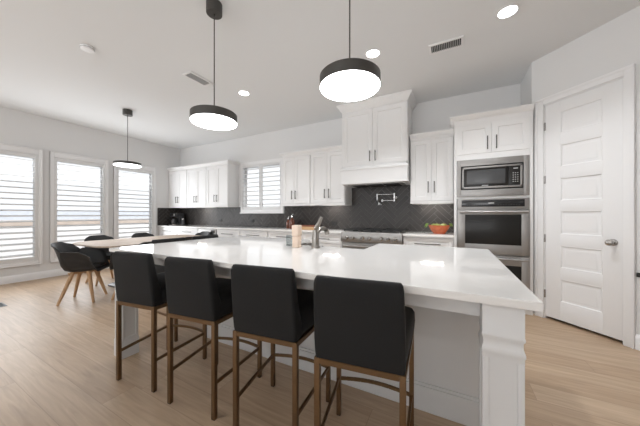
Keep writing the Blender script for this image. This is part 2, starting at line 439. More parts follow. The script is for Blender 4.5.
# ------------------------------------------------------------------ windows with plantation shutters
def louvers(mb, u0, u1, z0, z1, n, depth, tilt, mk):
    pitch = (z1 - z0) / n
    for i in range(n):
        z = z0 + pitch * (i + .5)
        ring = []
        for k in range(16):
            a = 2 * PI * (k + .5) / 16
            dx, dz = .5 * depth * math.copysign(abs(math.cos(a)) ** .4, math.cos(a)), .0095 * math.copysign(abs(math.sin(a)) ** .7, math.sin(a))
            ring.append((dx * math.cos(tilt) - dz * math.sin(tilt), dx * math.sin(tilt) + dz * math.cos(tilt)))
        mb.loft([[mk(u, q[0], z + q[1]) for q in ring] for u in (u0, u1)])
def left_window(n, y0, y1):
    wz0, wz1 = .42, 2.24
    r = sroot(f'window_{n}', (XL, (y0 + y1) / 2, .28))
    f = MB(); o0, o1, oz0, oz1 = y0 - .100, y1 + .100, .28, 2.42
    iw = .058
    for a, bb, z0, z1 in ((o0, y0 - .046, oz0, oz1), (y1 + .046, o1, oz0, oz1), (y0 - .046, y1 + .046, oz0, wz0 - .072), (y0 - .046, y1 + .046, wz1 + .072, oz1)):
        f.box(XL, XL + .022, a, bb, z0, z1, .003)
    for a, bb, z0, z1 in ((o0, o0 + .016, oz0, oz1), (o1 - .016, o1, oz0, oz1), (o0 + .016, o1 - .016, oz1 - .016, oz1), (o0 + .016, o1 - .016, oz0, oz0 + .016)):
        f.box(XL, XL + .032, a, bb, z0, z1, .003)
    f.build('window_frame', M['trim'], r)
    p = MB()
    for a, bb, z0, z1 in ((y0 - .045, y0, .35, 2.31), (y1, y1 + .045, .35, 2.31), (y0, y1, .35, wz0), (y0, y1, wz1, 2.31)):
        p.box(XL - .014, XL + .014, a, bb, z0, z1, .003)
    sp = p.build('shutter_panel', M['louver'], r)
    l = MB(); louvers(l, y0 + .002, y1 - .002, wz0, wz1, 18, .112, math.radians(-8), lambda u, q, z: (XL + q, u, z))
    l.build('louvers', M['louver'], sp)
    s = MB()
    for a, bb, z0, z1 in ((y0 - .058, y0 - .01, .362, 2.298), (y1 + .01, y1 + .058, .362, 2.298), (y0 - .02, y1 + .02, .362, .41), (y0 - .02, y1 + .02, 2.25, 2.298)):
        s.box(XL - .14, XL - .10, a, bb, z0, z1, .003)
    sa = s.build('sash', M['trim'], r)
    g = MB(); g.box(XL - .122, XL - .118, y0 - .015, y1 + .015, .405, 2.255, 0); g.build('glass', M['glass'], sa)
for i, (a, b_) in enumerate(WIN_L): left_window(i + 1, a, b_)
def kitchen_window():
    x0, x1, z0, z1 = -4.484, -3.238, 1.226, 2.43
    r = sroot('window_4', ((x0 + x1) / 2, YB, z0))
    f = MB()
    for a, bb, c0, c1 in ((x0, x0 + .06, z0, z1), (x1 - .06, x1, z0, z1), (x0 + .06, x1 - .06, z0, z0 + .085), (x0 + .06, x1 - .06, z1 - .07, z1)):
        f.box(a, bb, YB - .03, YB, c0, c1, .003)
    f.box(x0 - .012, x1 + .012, YB - .045, YB - .0305, z0 + .001, z0 + .024, .003)
    f.build('window_frame', M['trim'], r)
    for a, bb in ((-4.404, -3.915), (-3.825, -3.331)):
        p = MB(); e = .045
        for q0, q1, c0, c1 in ((a - .03, a, 1.31, 2.36), (bb, bb + .042, 1.31, 2.36), (a, bb, 1.31, 1.385), (a, bb, 2.305, 2.36)):
            p.box(q0, q1, YB - .018, YB + .008, c0, c1, .003)
        sp = p.build('shutter_panel', M['louver'], r)
        l = MB(); louvers(l, a + .002, bb - .002, 1.385, 2.305, 9, .105, math.radians(8), lambda u, q, z: (u, YB - .005 + q, z))
        l.build('louvers', M['louver'], sp)
    s = MB()
    for a, bb, c0, c1 in ((-4.438, -4.39, 1.312, 2.358), (-3.34, -3.292, 1.312, 2.358), (-4.39, -3.34, 1.312, 1.36), (-4.39, -3.34, 2.31, 2.358)):
        s.box(a, bb, YB + .09, YB + .13, c0, c1, .003)
    sa = s.build('sash', M['trim'], r)
    g = MB(); g.box(-4.395, -3.335, YB + .108, YB + .112, 1.355, 2.315, 0); g.build('glass', M['glass'], sa)
kitchen_window()
for i, (a, b_) in enumerate(REAR):
    r = sroot(f'window_{i + 5}', ((a + b_) / 2, YR, .2))
    f = MB()
    for x0, x1, z0, z1 in ((a, a + .07, .2, 2.5), (b_ - .07, b_, .2, 2.5), (a, b_, .2, .27), (a, b_, 2.43, 2.5), ((a + b_) / 2 - .03, (a + b_) / 2 + .03, .2, 2.5)):
        f.box(x0, x1, YR - .12, YR - .04, z0, z1, .003)
    sa = f.build('window_frame', M['trim'], r)
    g = MB(); g.box(a + .06, b_ - .06, YR - .084, YR - .08, .26, 2.44, 0); g.build('glass', M['glass'], r)
# outside
struct(MB().box(-40, XL - .16, -20, 20, -.3, -.15, 0).build('ground', M['garden'], smooth=False))
t = thing('garden_wall', (-11.3, 1, -.15), 'low pale garden wall with tan coping seen outside through the left shutters', 'wall')
MB().box(-11.4, -11.2, -12, 14, -.15, .86, .01).build('wall_body', M['render'], t, smooth=False)
MB().box(-11.45, -11.15, -12, 14, .862, 1.03, .02).build('coping', M['brick'], t, smooth=False)['label'] = 'tan coping'
tag(MB().loft([[(-30, -14, z), (-30 + dx, -14, z), (-30 + dx, 22, z), (-30, 22, z)] for z, dx in ((-.15, 3), (1.5, 3), (1.75, 1.5))]).build('neighbour_roof', M['slate'], smooth=False), 'distant blue grey roof line outside beyond the garden wall', 'roof')

# ================================================================== CABINETRY
PULL = .17
def pull_v(x, z, y, parent, L=PULL):                # upright bar pull on a face at y
    p = MB(); p.box(x - .006, x + .006, y - .036, y - .026, z - L / 2, z + L / 2, .002)
    for s in (-1, 1): p.box(x - .005, x + .005, y - .028, y + .002, z + s * (L / 2 - .02) - .005, z + s * (L / 2 - .02) + .005, .001)
    return p.build('handle', M['gun'], parent)
def pull_h(x, z, y, parent, L=.36):
    p = MB(); p.box(x - L / 2, x + L / 2, y - .036, y - .026, z - .006, z + .006, .002)
    for s in (-1, 1): p.box(x + s * (L / 2 - .03) - .005, x + s * (L / 2 - .03) + .005, y - .028, y + .002, z - .005, z + .005, .001)
    return p.build('handle', M['gun'], parent)

def upper(x0, x1, z0, zd, zc, label, yf=4.12, crown=(0, 0), strip=False, hz=1.585, group=None, mid=None, depthback=YB, proj=.05):
    """wall cabinet, doors z0..zd, crown to zc"""
    mid = (x0 + x1) / 2 if mid is None else mid
    t = thing('upper_cabinet', ((x0 + x1) / 2, YB, z0), label, 'cabinet', group)
    b = MB(); b.box(x0 + .0006, x1 - .0006, yf + .021, depthback - .001, z0 + .035, zd + .02, .001)
    for q in (x0 + .0006, x1 - .0186): b.box(q, q + .018, yf + .021, depthback - .001, z0, z0 + .04, .001)
    b.box(x0 + .0006, x1 - .0006, yf + .002, yf + .03, z0, z0 + .035, .001); b.box(x0 + .0006, x1 - .0006, yf + .002, yf + .03, zd - .005, zd + .02, .001)
    b.build('cabinet_body', M['cab'], t)
    c = MB(); c.flare(x0 + .0006, x1 - .0006, yf, depthback - .001, [(zd + .012, .0), (zd + .03, .004), (zd + .032, .010), (zc - .045, proj * .55), (zc - .025, proj * .85), (zc - .023, proj), (zc, proj)], *crown)
    c.build('crown_moulding', M['cab'], t)
    for a, bb, hx in ((x0 + .012, mid - .002, mid - .042), (mid + .002, x1 - .012, mid + .042)):
        dm = MB(); dm.shaker(a, bb, z0 + .04, zd - .01, yf, .02, .062)
        do = dm.build('door', M['cab'], t)
        pull_v(hx, hz, yf, do)['label'] = 'dark metal bar handle'
    if strip:
        s = MB(); s.box(mid - .16, mid + .16, yf + .16, yf + .19, z0 + .022, z0 + .0355, .002); s.build('light_strip', M['strip'], t)['label'] = 'lit strip lamp under cabinet'
        lamp('cabinet_lamp', 'AREA', (mid, yf + .175, z0 + .02), 1.0, (1, .95, .88), .32, .03)
    return t
G1 = 'white wall cabinets left of the kitchen window'
upper(XL + .002, -6.065, 1.38, 2.36, 2.45, 'white double-door wall cabinet in the far left corner, above the coffee maker', crown=(0, 0), hz=1.59, mid=-6.448)
upper(-6.065, -5.324, 1.38, 2.36, 2.45, 'white double-door wall cabinet, middle of the three left of the kitchen window', crown=(0, 0), hz=1.585, mid=-5.698, strip=True)
upper(-5.324, -4.571, 1.38, 2.36, 2.45, 'white double-door wall cabinet directly left of the kitchen window', crown=(0, 1), hz=1.585, mid=-4.968)
upper(-3.03, -2.385, 1.375, 2.34, 2.43, 'white double-door wall cabinet directly right of the kitchen window', crown=(1, 0), mid=-2.753)
upper(-2.385, -1.682, 1.375, 2.34, 2.43, 'white double-door wall cabinet beside the left side of the range hood', crown=(0, 0), mid=-2.031, strip=True)
upper(-.585, .018, 1.37, 2.345, 2.44, 'white double-door wall cabinet between the range hood and the oven tower', crown=(0, 0), hz=1.615, mid=-.283, strip=True)

# hood: cabinet up to the ceiling over a panelled hood box
t = thing('range_hood', (-1.13, YB, 1.7), 'tall white panelled range hood with two doors above the range, reaching the ceiling', 'range hood')
hx0, hx1, hy = -1.672, -.602, 3.97
b = MB(); b.box(hx0, hx1, hy + .022, YB - .001, 1.98, ZC - .002, .002); b.box(hx0, hx1, hy + .001, hy + .03, 1.98, 2.012, .001); b.box(hx0, hx1, hy + .001, hy + .03, 2.915, ZC - .004, .001)
b.box(hx0, hx0 + .02, hy + .001, hy + .03, 1.98, 2.93, .001); b.box(hx1 - .02, hx1, hy + .001, hy + .03, 1.98, 2.93, .001)
b.build('hood_cabinet', M['cab'], t)
c = MB(); c.flare(hx0, hx1, hy, YB - .001, [(2.925, 0), (2.94, .006), (2.942, .012), (3.0, .05), (3.018, .062), (3.02, .07), (ZC - .001, .07)]); c.build('crown_moulding', M['cab'], t)
mid = -1.137
for a, bb, hx in ((hx0 + .022, mid - .002, mid - .045), (mid + .002, hx1 - .022, mid + .045)):
    dm = MB(); dm.shaker(a, bb, 2.014, 2.912, hy, .02, .065); do = dm.build('door', M['cab'], t)
    pull_v(hx, 2.146, hy, do)['label'] = 'dark metal bar handle'
b = MB()
b.flare(hx0 - .002, hx1 + .002, hy - .028, YB - .001, [(1.935, .014), (1.952, .014), (1.957, .006), (1.975, .0), (1.981, -.02)])
b.flare(hx0 - .002, hx1 + .002, hy - .028, YB - .001, [(1.738, 0), (1.936, 0)])
b.flare(hx0 - .002, hx1 + .002, hy - .028, YB - .001, [(1.708, .004), (1.73, .004), (1.74, 0)])
b.build('hood_box', M['cab'], t)
b = MB(); b.box(hx0 + .09, hx1 - .09, 4.0, 4.40, 1.694, 1.709, .003); b.build('hood_insert', M['steel'], t)['label'] = 'stainless hood insert'
b = MB()
for i in range(3): b.box(hx0 + .14 + i * .27, hx0 + .38 + i * .27, 4.04, 4.36, 1.688, 1.695, .002)
b.build('filter', M['dark'], t)

# oven tower
tx0, tx1, ty = .02, .848, 3.82
t = thing('oven_tower', (.434, YB, 0), 'tall white cabinet tower holding the microwave and double oven', 'cabinet')
b = MB()
b.box(tx0, tx0 + .03, ty + .004, YB - .001, 0, 2.42, .002); b.box(.814, tx1, ty + .004, YB - .001, 0, 2.42, .002)
b.box(tx0 + .03, .814, ty + .03, YB - .001, 1.99, 2.42, .001); b.box(tx0 + .03, .814, ty + .004, ty + .05, 1.916, 1.99, .002)
b.box(tx0 + .03, .814, ty + .004, YB - .001, 1.405, 1.432, .002)
b.box(tx0 + .03, .814, ty + .004, YB - .001, 0, .092, .002); b.box(tx0 + .03, .814, ty + .004, ty + .05, 2.36, 2.42, .002); b.box(tx0 + .03, .814, YB - .03, YB - .001, .08, 2.0, 0)
b.build('cabinet_body', M['cab'], t)
c = MB(); c.flare(tx0, tx1, ty, YB - .001, [(2.385, 0), (2.43, 0), (2.442, .006), (2.444, .012), (2.470, .036), (2.485, .046), (2.487, .054), (2.503, .054)], 1, 0); c.build('crown_moulding', M['cab'], t)
for a, bb, hx in ((tx0 + .03, .436, .436 - .045), (.440, .818, .440 + .045)):
    dm = MB(); dm.shaker(a, bb, 1.992, 2.372, ty, .02, .065); do = dm.build('door', M['cab'], t)
    pull_v(hx, 2.112, ty, do)['label'] = 'dark metal bar handle'
# microwave
t = thing('microwave', (.43, ty, 1.434), 'stainless built-in microwave above the double oven', 'microwave')
mx0, mx1, mz0, mz1 = .052, .812, 1.434, 1.914
b = MB()
for a, bb, z0, z1 in ((mx0, mx0 + .046, mz0, mz1), (mx1 - .056, mx1, mz0, mz1), (mx0 + .046, mx1 - .056, mz0, mz0 + .088), (mx0 + .046, mx1 - .056, mz1 - .082, mz1)): b.box(a, bb, ty - .012, ty + .01, z0, z1, .002)
b.build('trim_kit', M['steel'], t)
b = MB(); b.box(mx0 + .044, mx1 - .054, ty + .002, ty + .4, mz0 + .086, mz1 - .080, .002); b.build('case', M['black'], t)
b = MB()
for a, bb, z0, z1 in ((.112, .132, 1.537, 1.817), (.722, .742, 1.537, 1.817), (.112, .742, 1.537, 1.560), (.112, .742, 1.795, 1.817)): b.box(a, bb, ty - .022, ty, z0, z1, .002)
b.build('door_frame', M['steel'], t)
b = MB(); b.box(.13, .605, ty - .016, ty, 1.558, 1.797, .001); dg = b.build('door', M['blackgl'], t)
b = MB(); b.box(.165, .575, ty - .018, ty - .015, 1.592, 1.770, .001); b.build('door_window', M['meshgrey'], dg)
b = MB(); b.box(.607, .724, ty - .016, ty, 1.558, 1.797, .001); cp = b.build('control_panel', M['blackgl'], t)
b = MB()
for i in range(3):
    for j in range(5): MB().box(.648 + i * .022, .660 + i * .022, ty - .018, ty - .015, 1.60 + j * .026, 1.609 + j * .026, .001).build('key', M['grey'], cp)
b.box(.655, .70, ty - .018, ty - .015, 1.758, 1.772, .001)
b.build('clock', M['grey'], cp)
b = MB(); b.box(.33, .40, ty - .018, ty - .0155, 1.567, 1.577, .001); b.build('badge', M['grey'], dg)
# double oven
t = thing('double_oven', (.43, ty, .095), 'stainless double wall oven with black glass doors under the microwave', 'oven')
b = MB(); b.box(.06, .81, ty + .02, ty + .5, .095, 1.402, .002); b.build('oven_case', M['steel'], t)
b = MB(); b.box(.055, .812, ty - .014, ty + .022, 1.268, 1.402, .003); b.build('control_panel', M['steel'], t)
b = MB(); b.box(.105, .765, ty - .017, ty - .013, 1.300, 1.388, .001); dp = b.build('display', M['display'], t)
MB().box(.40, .46, ty - .0185, ty - .0165, 1.34, 1.352, .001).build('clock', M['grey'], dp)
for i in range(9):
    for x in (.14, .50): MB().box(x + i * .026, x + .010 + i * .026, ty - .0185, ty - .0165, 1.322, 1.325, .0005).build('touch_key', M['dimgrey'], dp)
def oven_door(z0, z1, g0, g1, hz):
    b = MB()
    for a, bb, c0, c1 in ((.055, .145, z0, z1), (.732, .812, z0, z1), (.14, .735, z0, g0), (.14, .735, g1, z1)): b.box(a, bb, ty - .03, ty + .018, c0, c1, .003)
    o = b.build('oven_door', M['steel'], t)
    b = MB(); b.box(.14, .737, ty - .024, ty + .01, g0 - .003, g1 + .003, .001); b.build('oven_window', M['blackgl'], o)
    b = MB(); b.rod((.085, ty - .072, hz), (.785, ty - .072, hz), .0145, n=20)
    for x in (.11, .76): b.box(x - .012, x + .012, ty - .075, ty - .028, hz - .009, hz + .009, .003)
    b.build('handle', M['steel'], o)
oven_door(.70, 1.262, .825, 1.20, 1.232)
oven_door(.10, .690, .20, .575, .655)

# base cabinets
def base_cab(x0, x1, label, doors=2):
    t = thing('base_cabinet', ((x0 + x1) / 2, 4.1, 0), label, 'cabinet')
    yf = 3.85
    b = MB(); b.box(x0 + .0006, x1 - .0006, yf + .021, YB - .001, .1, .882, .001); b.box(x0 + .0006, x1 - .0006, yf + .08, YB - .01, 0, .1, .001); b.build('cabinet_body', M['cab'], t)
    dm = MB(); dm.shaker(x0 + .014, x1 - .014, .70, .862, yf, .02, .04, .007); o = dm.build('drawer', M['cab'], t)
    pull_h((x0 + x1) / 2, .785, yf, o, .34 if x1 - x0 > .65 else .28)['label'] = 'dark metal bar handle'
    m = (x0 + x1) / 2
    for a, bb, hx in ((x0 + .014, m - .002, m - .04), (m + .002, x1 - .014, m + .04)):
        dm = MB(); dm.shaker(a, bb, .115, .69, yf, .02, .06); o = dm.build('door', M['cab'], t); pull_v(hx, .58, yf, o)
base_cab(XL + .02, -6.04, 'white base cabinet in the left corner under the coffee maker')
base_cab(-6.04, -5.25, 'white base cabinet just left of the steel drawer microwave')
base_cab(-4.63, -3.92, 'white base cabinet just right of the steel drawer microwave')
base_cab(-3.92, -3.18, 'white base cabinet under the kitchen window')
base_cab(-3.18, -2.40, 'white base cabinet under the amber bottles')
base_cab(-2.40, -1.612, 'white base cabinet touching the left side of the range')
base_cab(-.648, .018, 'white base cabinet between the range and the oven tower')
t = thing('drawer_microwave', (-4.94, 4.1, .1), 'stainless drawer microwave below the left worktop', 'microwave')
b = MB(); b.box(-5.249, -4.631, 3.872, YB - .001, .1, .882, .001); b.box(-5.249, -4.631, 3.93, YB - .01, 0, .1, .001); b.build('housing', M['cab'], t)
b = MB(); b.box(-5.235, -4.645, 3.842, 3.873, .47, .868, .003); fo = b.build('drawer_front', M['steel'], t)
b = MB(); b.box(-5.18, -4.70, 3.839, 3.843, .53, .745, .001); b.build('drawer_window', M['blackgl'], fo)
b = MB(); b.box(-4.80, -4.67, 3.839, 3.843, .79, .85, .001); b.build('display', M['blackgl'], fo)
b = MB(); b.shaker(-5.235, -4.645, .115, .455, 3.85, .02, .06); b.build('lower_drawer', M['cab'], t)

# worktops
tag(MB().box(XL + .002, -1.612, 3.82, YB - .013, .884, .914, .003).build('worktop', M['quartz']), 'long white quartz worktop along the back wall, left of the range', 'worktop')
tag(MB().box(-.648, .018, 3.82, YB - .013, .884, .914, .003).build('worktop', M['quartz']), 'short white quartz worktop between the range and the oven tower', 'worktop')

# backsplash: herringbone tiles set in grout
bs = thing('backsplash', (-3.4, YB, .914), 'dark grey herringbone tiled backsplash on the back wall', 'backsplash')
regions = [(XL + .012, -4.5, .915, 1.379), (-4.5, -3.222, .915, 1.225), (-3.222, -3.03, .915, 1.379), (-3.03, -1.674, .915, 1.374), (-1.61, -.65, .80, .914), (-1.674, -.60, .915, 1.70), (-.60, .019, .915, 1.369)]
g = MB()
for x0, x1, z0, z1 in regions: g.box(x0, x1, YB - .008, YB - .0005, z0, z1, 0)
g.box(XL + .0005, XL + .008, 3.822, YB - .001, .915, 1.379, 0)
g.build('grout', M['grout'], bs, smooth=False)
def herring(mb, x0, x1, z0, z1, y):
    Wt, Lt, gap = .075, .30, .0035
    b = bmesh.new(); k = Lt / Wt
    c45 = math.cos(PI / 4)
    def put(u0, v0, u1, v1):
        q = [((u - v) * c45, (u + v) * c45) for u, v in ((u0 + gap / 2, v0 + gap / 2), (u1 - gap / 2, v0 + gap / 2), (u1 - gap / 2, v1 - gap / 2), (u0 + gap / 2, v1 - gap / 2))]
        if max(p[0] for p in q) < x0 or min(p[0] for p in q) > x1 or max(p[1] for p in q) < z0 or min(p[1] for p in q) > z1: return
        cx = sum(p[0] for p in q) / 4; cz = sum(p[1] for p in q) / 4
        A = [b.verts.new((p[0], y, p[1])) for p in q]
        B = [b.verts.new((cx + (p[0] - cx) * .985, y - .0025, cz + (p[1] - cz) * .985)) for p in q]
        b.faces.new(B)
        for i in range(4): b.faces.new((A[i], A[(i + 1) % 4], B[(i + 1) % 4], B[i]))
    # lattice spanned by (W,W) and (L,-L)
    for i in range(-110, 111):
        for j in range(-24, 25):
            u = i * Wt + j * Lt; v = i * Wt - j * Lt
            if abs((u - v) * c45 - (x0 + x1) / 2) > (x1 - x0) / 2 + .6 or abs((u + v) * c45 - (z0 + z1) / 2) > (z1 - z0) / 2 + .6: continue
            put(u, v, u + Lt, v + Wt)
            put(u, v + Wt, u + Wt, v + Wt + Lt)
    for co, no in (((x0, 0, 0), (-1, 0, 0)), ((x1, 0, 0), (1, 0, 0)), ((0, 0, z0), (0, 0, -1)), ((0, 0, z1), (0, 0, 1))):
        bmesh.ops.bisect_plane(b, geom=b.verts[:] + b.edges[:] + b.faces[:], plane_co=co, plane_no=no, clear_outer=True)
    bmesh.ops.recalc_face_normals(b, faces=b.faces[:])
    mb._add(b)
g = MB()
for x0, x1, z0, z1 in regions: herring(g, x0 + .001, x1 - .001, z0 + .001, z1 - .001, YB - .0075)
side = MB(); herring(side, -4.439, -3.823, .916, 1.378, 0)
side.xform(Matrix.Translation((XL + .0075, 0, 0)) @ Matrix.Rotation(PI / 2, 4, 'Z') @ Matrix.Rotation(0, 4, 'X'))
me = bpy.data.meshes.new('tmp'); 
for v in side.bm.verts: v.co.y = -v.co.y
bmesh.ops.recalc_face_normals(side.bm, faces=side.bm.faces[:])
side.bm.to_mesh(me); g.bm.from_mesh(me); side.bm.free(); bpy.data.meshes.remove(me)
g.build('tiles', M['tile'], bs, smooth=False)
GO = None
for x, z, lab in ((-2.037, 1.027, 'black outlet plate on the tiles beside the range'), (-4.14, 1.051, 'black outlet plate on the tiles below the kitchen window'), (-5.21, 1.051, 'black outlet plate on the tiles under the left wall cabinets')):
    o = thing('outlet_plate', (x, YB - .01, z), lab, 'outlet')
    b = MB(); b.box(x - .06, x + .06, YB - .017, YB - .0115, z - .038, z + .038, .003); b.build('plate', M['black'], o)
    b = MB()
    for s in (-.028, .028): b.box(x + s - .017, x + s + .017, YB - .0195, YB - .0165, z - .014, z + .014, .003)
    b.build('socket', M['dark'], o)

# ------------------------------------------------------------------ range
t = thing('range', (-1.13, 4.1, 0), 'stainless gas range with black grates and a row of knobs under the hood', 'range')
rx0, rx1 = -1.608, -.652
b = MB(); b.box(rx0, rx1, 3.83, YB - .02, .09, .905, .003); b.build('range_body', M['steel'], t)
b = MB(); b.box(rx0, rx1, 3.80, YB - .02, .905, .925, .004); b.build('cooktop', M['steel'], t)
b = MB(); b.loft([[(x, 3.83, .765), (x, 3.775, .765), (x, 3.765, .79), (x, 3.775, .895), (x, 3.79, .922), (x, 3.83, .922)] for x in (rx0, rx1)]); b.build('control_panel', M['steel'], t)
for i, x in enumerate((-1.50, -1.40, -1.24, -1.13, -.95, -.85, -.75)):
    b = MB(); b.loft([[(x + r * math.cos(2 * PI * k / 24), y, .835 + r * math.sin(2 * PI * k / 24)) for k in range(24)] for r, y in ((.034, 3.772), (.034, 3.762), (.026, 3.758), (.024, 3.725), (.020, 3.721))])
    b.build('knob', M['nickel'], t)
b = MB(); b.box(rx0 + .01, rx1 - .01, 3.795, 3.835, .24, .75, .004); od = b.build('oven_door', M['steel'], t)
b = MB(); b.box(rx0 + .2, rx1 - .2, 3.79, 3.797, .34, .62, .002); b.build('oven_window', M['blackgl'], od)
b = MB(); b.rod((rx0 + .06, 3.735, .70), (rx1 - .06, 3.735, .70), .014)
for x in (rx0 + .1, rx1 - .1): b.box(x - .012, x + .012, 3.735, 3.797, .69, .71, .003)
b.build('handle', M['steel'], od)
for i in range(3):
    gx0 = rx0 + .02 + i * .307; gx1 = gx0 + .300
    b = MB()
    for x in (gx0, gx1 - .014): b.box(x, x + .014, 3.86, 4.40, .944, .962, .003)
    for y in (3.86, 4.0, 4.13, 4.26, 4.386): b.box(gx0, gx1, y, y + .014, .944, .962, .003)
    b.box((gx0 + gx1) / 2 - .007, (gx0 + gx1) / 2 + .007, 3.86, 4.40, .946, .96, .003)
    for x in (gx0 + .007, gx1 - .007):
        for y in (3.867, 4.393): b.box(x - .008, x + .008, y - .008, y + .008, .924, .946, .002)
    b.build('grate', M['castiron'], t)['label'] = 'black cast iron grate'
    for y in (3.99, 4.27):
        b = MB(); b.lathe([(0, .018), (.03, .018), (.036, .013), (.042, .012), (.046, 0), (0, 0)], ((gx0 + gx1) / 2, y, .9245), 24); b.build('burner', M['castiron'], t)
# pot filler
t = thing('pot_filler', (-.88, YB - .012, 1.52), 'chrome pot filler tap folded on the tiles above the range', 'tap')
b = MB(); b.loft([[(-.875 + r * math.cos(2 * PI * k / 24), y, 1.50 + r * math.sin(2 * PI * k / 24)) for k in range(24)] for r, y in ((.034, YB - .011), (.034, YB - .018), (.015, YB - .024), (.015, YB - .06))])
b.build('wall_flange', M['chrome'], t)
b = MB(); b.rod((-.875, YB - .075, 1.425), (-.875, YB - .075, 1.565), .016); b.tube([(-.875, YB - .075, 1.55), (-1.03, YB - .09, 1.55), (-1.16, YB - .10, 1.55)], .0085); b.rod((-1.165, YB - .10, 1.44), (-1.165, YB - .10, 1.562), .013); b.build('upper_arm', M['chrome'], t)
b = MB(); b.tube([(-.875, YB - .075, 1.44), (-.98, YB - .10, 1.44), (-1.06, YB - .12, 1.44)], .0085); b.rod((-1.07, YB - .125, 1.42), (-1.07, YB - .125, 1.462), .014); b.build('lower_arm', M['chrome'], t)
b = MB(); b.tube([(-1.165, YB - .10, 1.445), (-1.15, YB - .13, 1.43), (-1.12, YB - .15, 1.40), (-1.12, YB - .15, 1.365)], [.011, .012, .013, .012]); b.build('spout', M['chrome'], t)
b = MB(); b.rod((-1.10, YB - .15, 1.385), (-1.06, YB - .17, 1.36), .006); b.build('valve_lever', M['chrome'], t)

# ================================================================== ISLAND
SX0, SX1, SY0 = -1.44, -.648, 2.0                    # sink notch
t = tag(MB().prism([(-2.6, 1.055), (.262, 1.055), (.262, 2.488), (SX1, 2.488), (SX1, SY0), (SX0, SY0), (SX0, 2.488), (-2.6, 2.488)], .884, .914, .003).build('island_top', M['quartz']),
        'large white quartz island worktop with a sink cut-out at the back', 'worktop')
t = thing('kitchen_island', (-1.2, 1.8, 0), 'pale grey painted kitchen island base on square moulded legs behind the stools', 'kitchen island')
b = MB(); bx0, bx1, by0, by1 = -2.15, .19, 1.665, 2.44
b.box(bx0, bx1, by0, by0 + .025, 0, .883, .002)
b.box(bx0, bx0 + .025, by0 + .02, by1, 0, .883, .002); b.box(bx1 - .025, bx1, by0 + .02, by1, 0, .883, .002)
b.box(bx0, SX0 - .005, by1 - .025, by1, 0, .883, .002); b.box(SX1 + .005, bx1, by1 - .025, by1, 0, .883, .002); b.box(SX0 - .01, SX1 + .01, by1 - .025, by1, 0, .64, .002)
b.box(bx0 + .02, bx1 - .02, by0 + .02, by1 - .02, .02, .05, 0)
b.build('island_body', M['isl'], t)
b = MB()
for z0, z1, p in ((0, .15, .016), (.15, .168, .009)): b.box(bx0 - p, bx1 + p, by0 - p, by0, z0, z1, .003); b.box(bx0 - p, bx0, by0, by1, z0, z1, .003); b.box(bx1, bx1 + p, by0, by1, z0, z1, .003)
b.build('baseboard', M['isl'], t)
b = MB(); b.box(-2.42, .10, 1.165, 1.187, .80, .883, .002); b.box(-2.505, -2.483, 1.19, 2.33, .812, .883, .002); b.box(.165, .187, 1.19, 1.665, .812, .883, .002); b.box(-2.43, bx0, 2.40, 2.42, .812, .883, .002)
b.build('apron', M['isl'], t)
def island_leg(x, y):
    b = MB(); H = .061
    def sq(h, z): return [(x - h, y - h, z), (x + h, y - h, z), (x + h, y + h, z), (x - h, y + h, z)]
    b.loft([sq(h, z) for h, z in ((H, .883), (H, .778), (H + .002, .775), (H + .002, .768), (H - .003, .758), (H - .003, .742), (H, .730), (H + .0025, .722), (H + .0025, .712), (H, .706), (H, .690), (H - .006, .690), (H - .006, .165), (H, .165), (H, .15), (H + .004, .14), (H + .004, 0))])
    for sx in (-1, 1):
        for sy in (-1, 1):
            cx, cy = x + sx * (H - .010), y + sy * (H - .010)
            b.box(cx - .010, cx + .010, cy - .010, cy + .010, .16, .6895, .0015)
    return b.build('leg', M['isl'], t)
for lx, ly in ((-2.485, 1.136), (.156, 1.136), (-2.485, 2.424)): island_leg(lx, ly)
# sink
t = thing('sink', ((SX0 + SX1) / 2, 2.25, .65), 'stainless apron sink let into the back edge of the island', 'sink')
b = MB(); sx0, sx1, sy0, sy1 = SX0 + .004, SX1 - .004, SY0 + .004, 2.50
for a, bb, c0, c1, tp in ((sx0, sx0 + .012, sy0, sy1, .878), (sx1 - .012, sx1, sy0, sy1, .878), (sx0, sx1, sy0, sy0 + .012, .878), (sx0, sx1, sy1 - .025, sy1, .80)): b.box(a, bb, c0, c1, .655, tp, .004)
b.box(sx0, sx1, sy0, sy1, .648, .662, .003); b.build('basin', M['sinksteel'], t)
b = MB(); b.lathe([(0, .004), (.03, .004), (.042, .002), (.045, 0)], ((sx0 + sx1) / 2, 2.25, .6615), 24); b.build('drain', M['nickel'], t)
# faucet
fx, fy = -1.035, 1.88
t = thing('faucet', (fx, fy, .914), 'brushed nickel faucet with raised lever on the island by the sink', 'faucet')
b = MB(); b.lathe([(0, 0), (.038, 0), (.038, .012), (.034, .018), (.030, .024), (.029, .10), (.028, .140), (.025, .155), (0, .158)], (fx, fy, .9142), 28); b.build('faucet_body', M['faucet'], t)
b = MB(); pts = []
for i in range(13):
    a = PI * .92 * i / 12; pts.append((fx + .015 + .010 * i / 12, fy + .080 - .080 * math.cos(a), 1.035 + .034 * math.sin(a) + .008))
b.tube(pts, .019)
e = pts[-1]; b.rod((e[0], e[1] - .001, e[2] + .006), (e[0] + .002, e[1] + .008, e[2] - .028), .020, .022); b.build('spout', M['faucet'], t)
b = MB(); b.tube([(fx, fy, 1.075), (fx + .010, fy + .012, 1.10), (fx + .024, fy + .024, 1.135), (fx + .04, fy + .034, 1.18)], [.024, .021, .016, .014]); b.build('lever', M['faucet'], t)
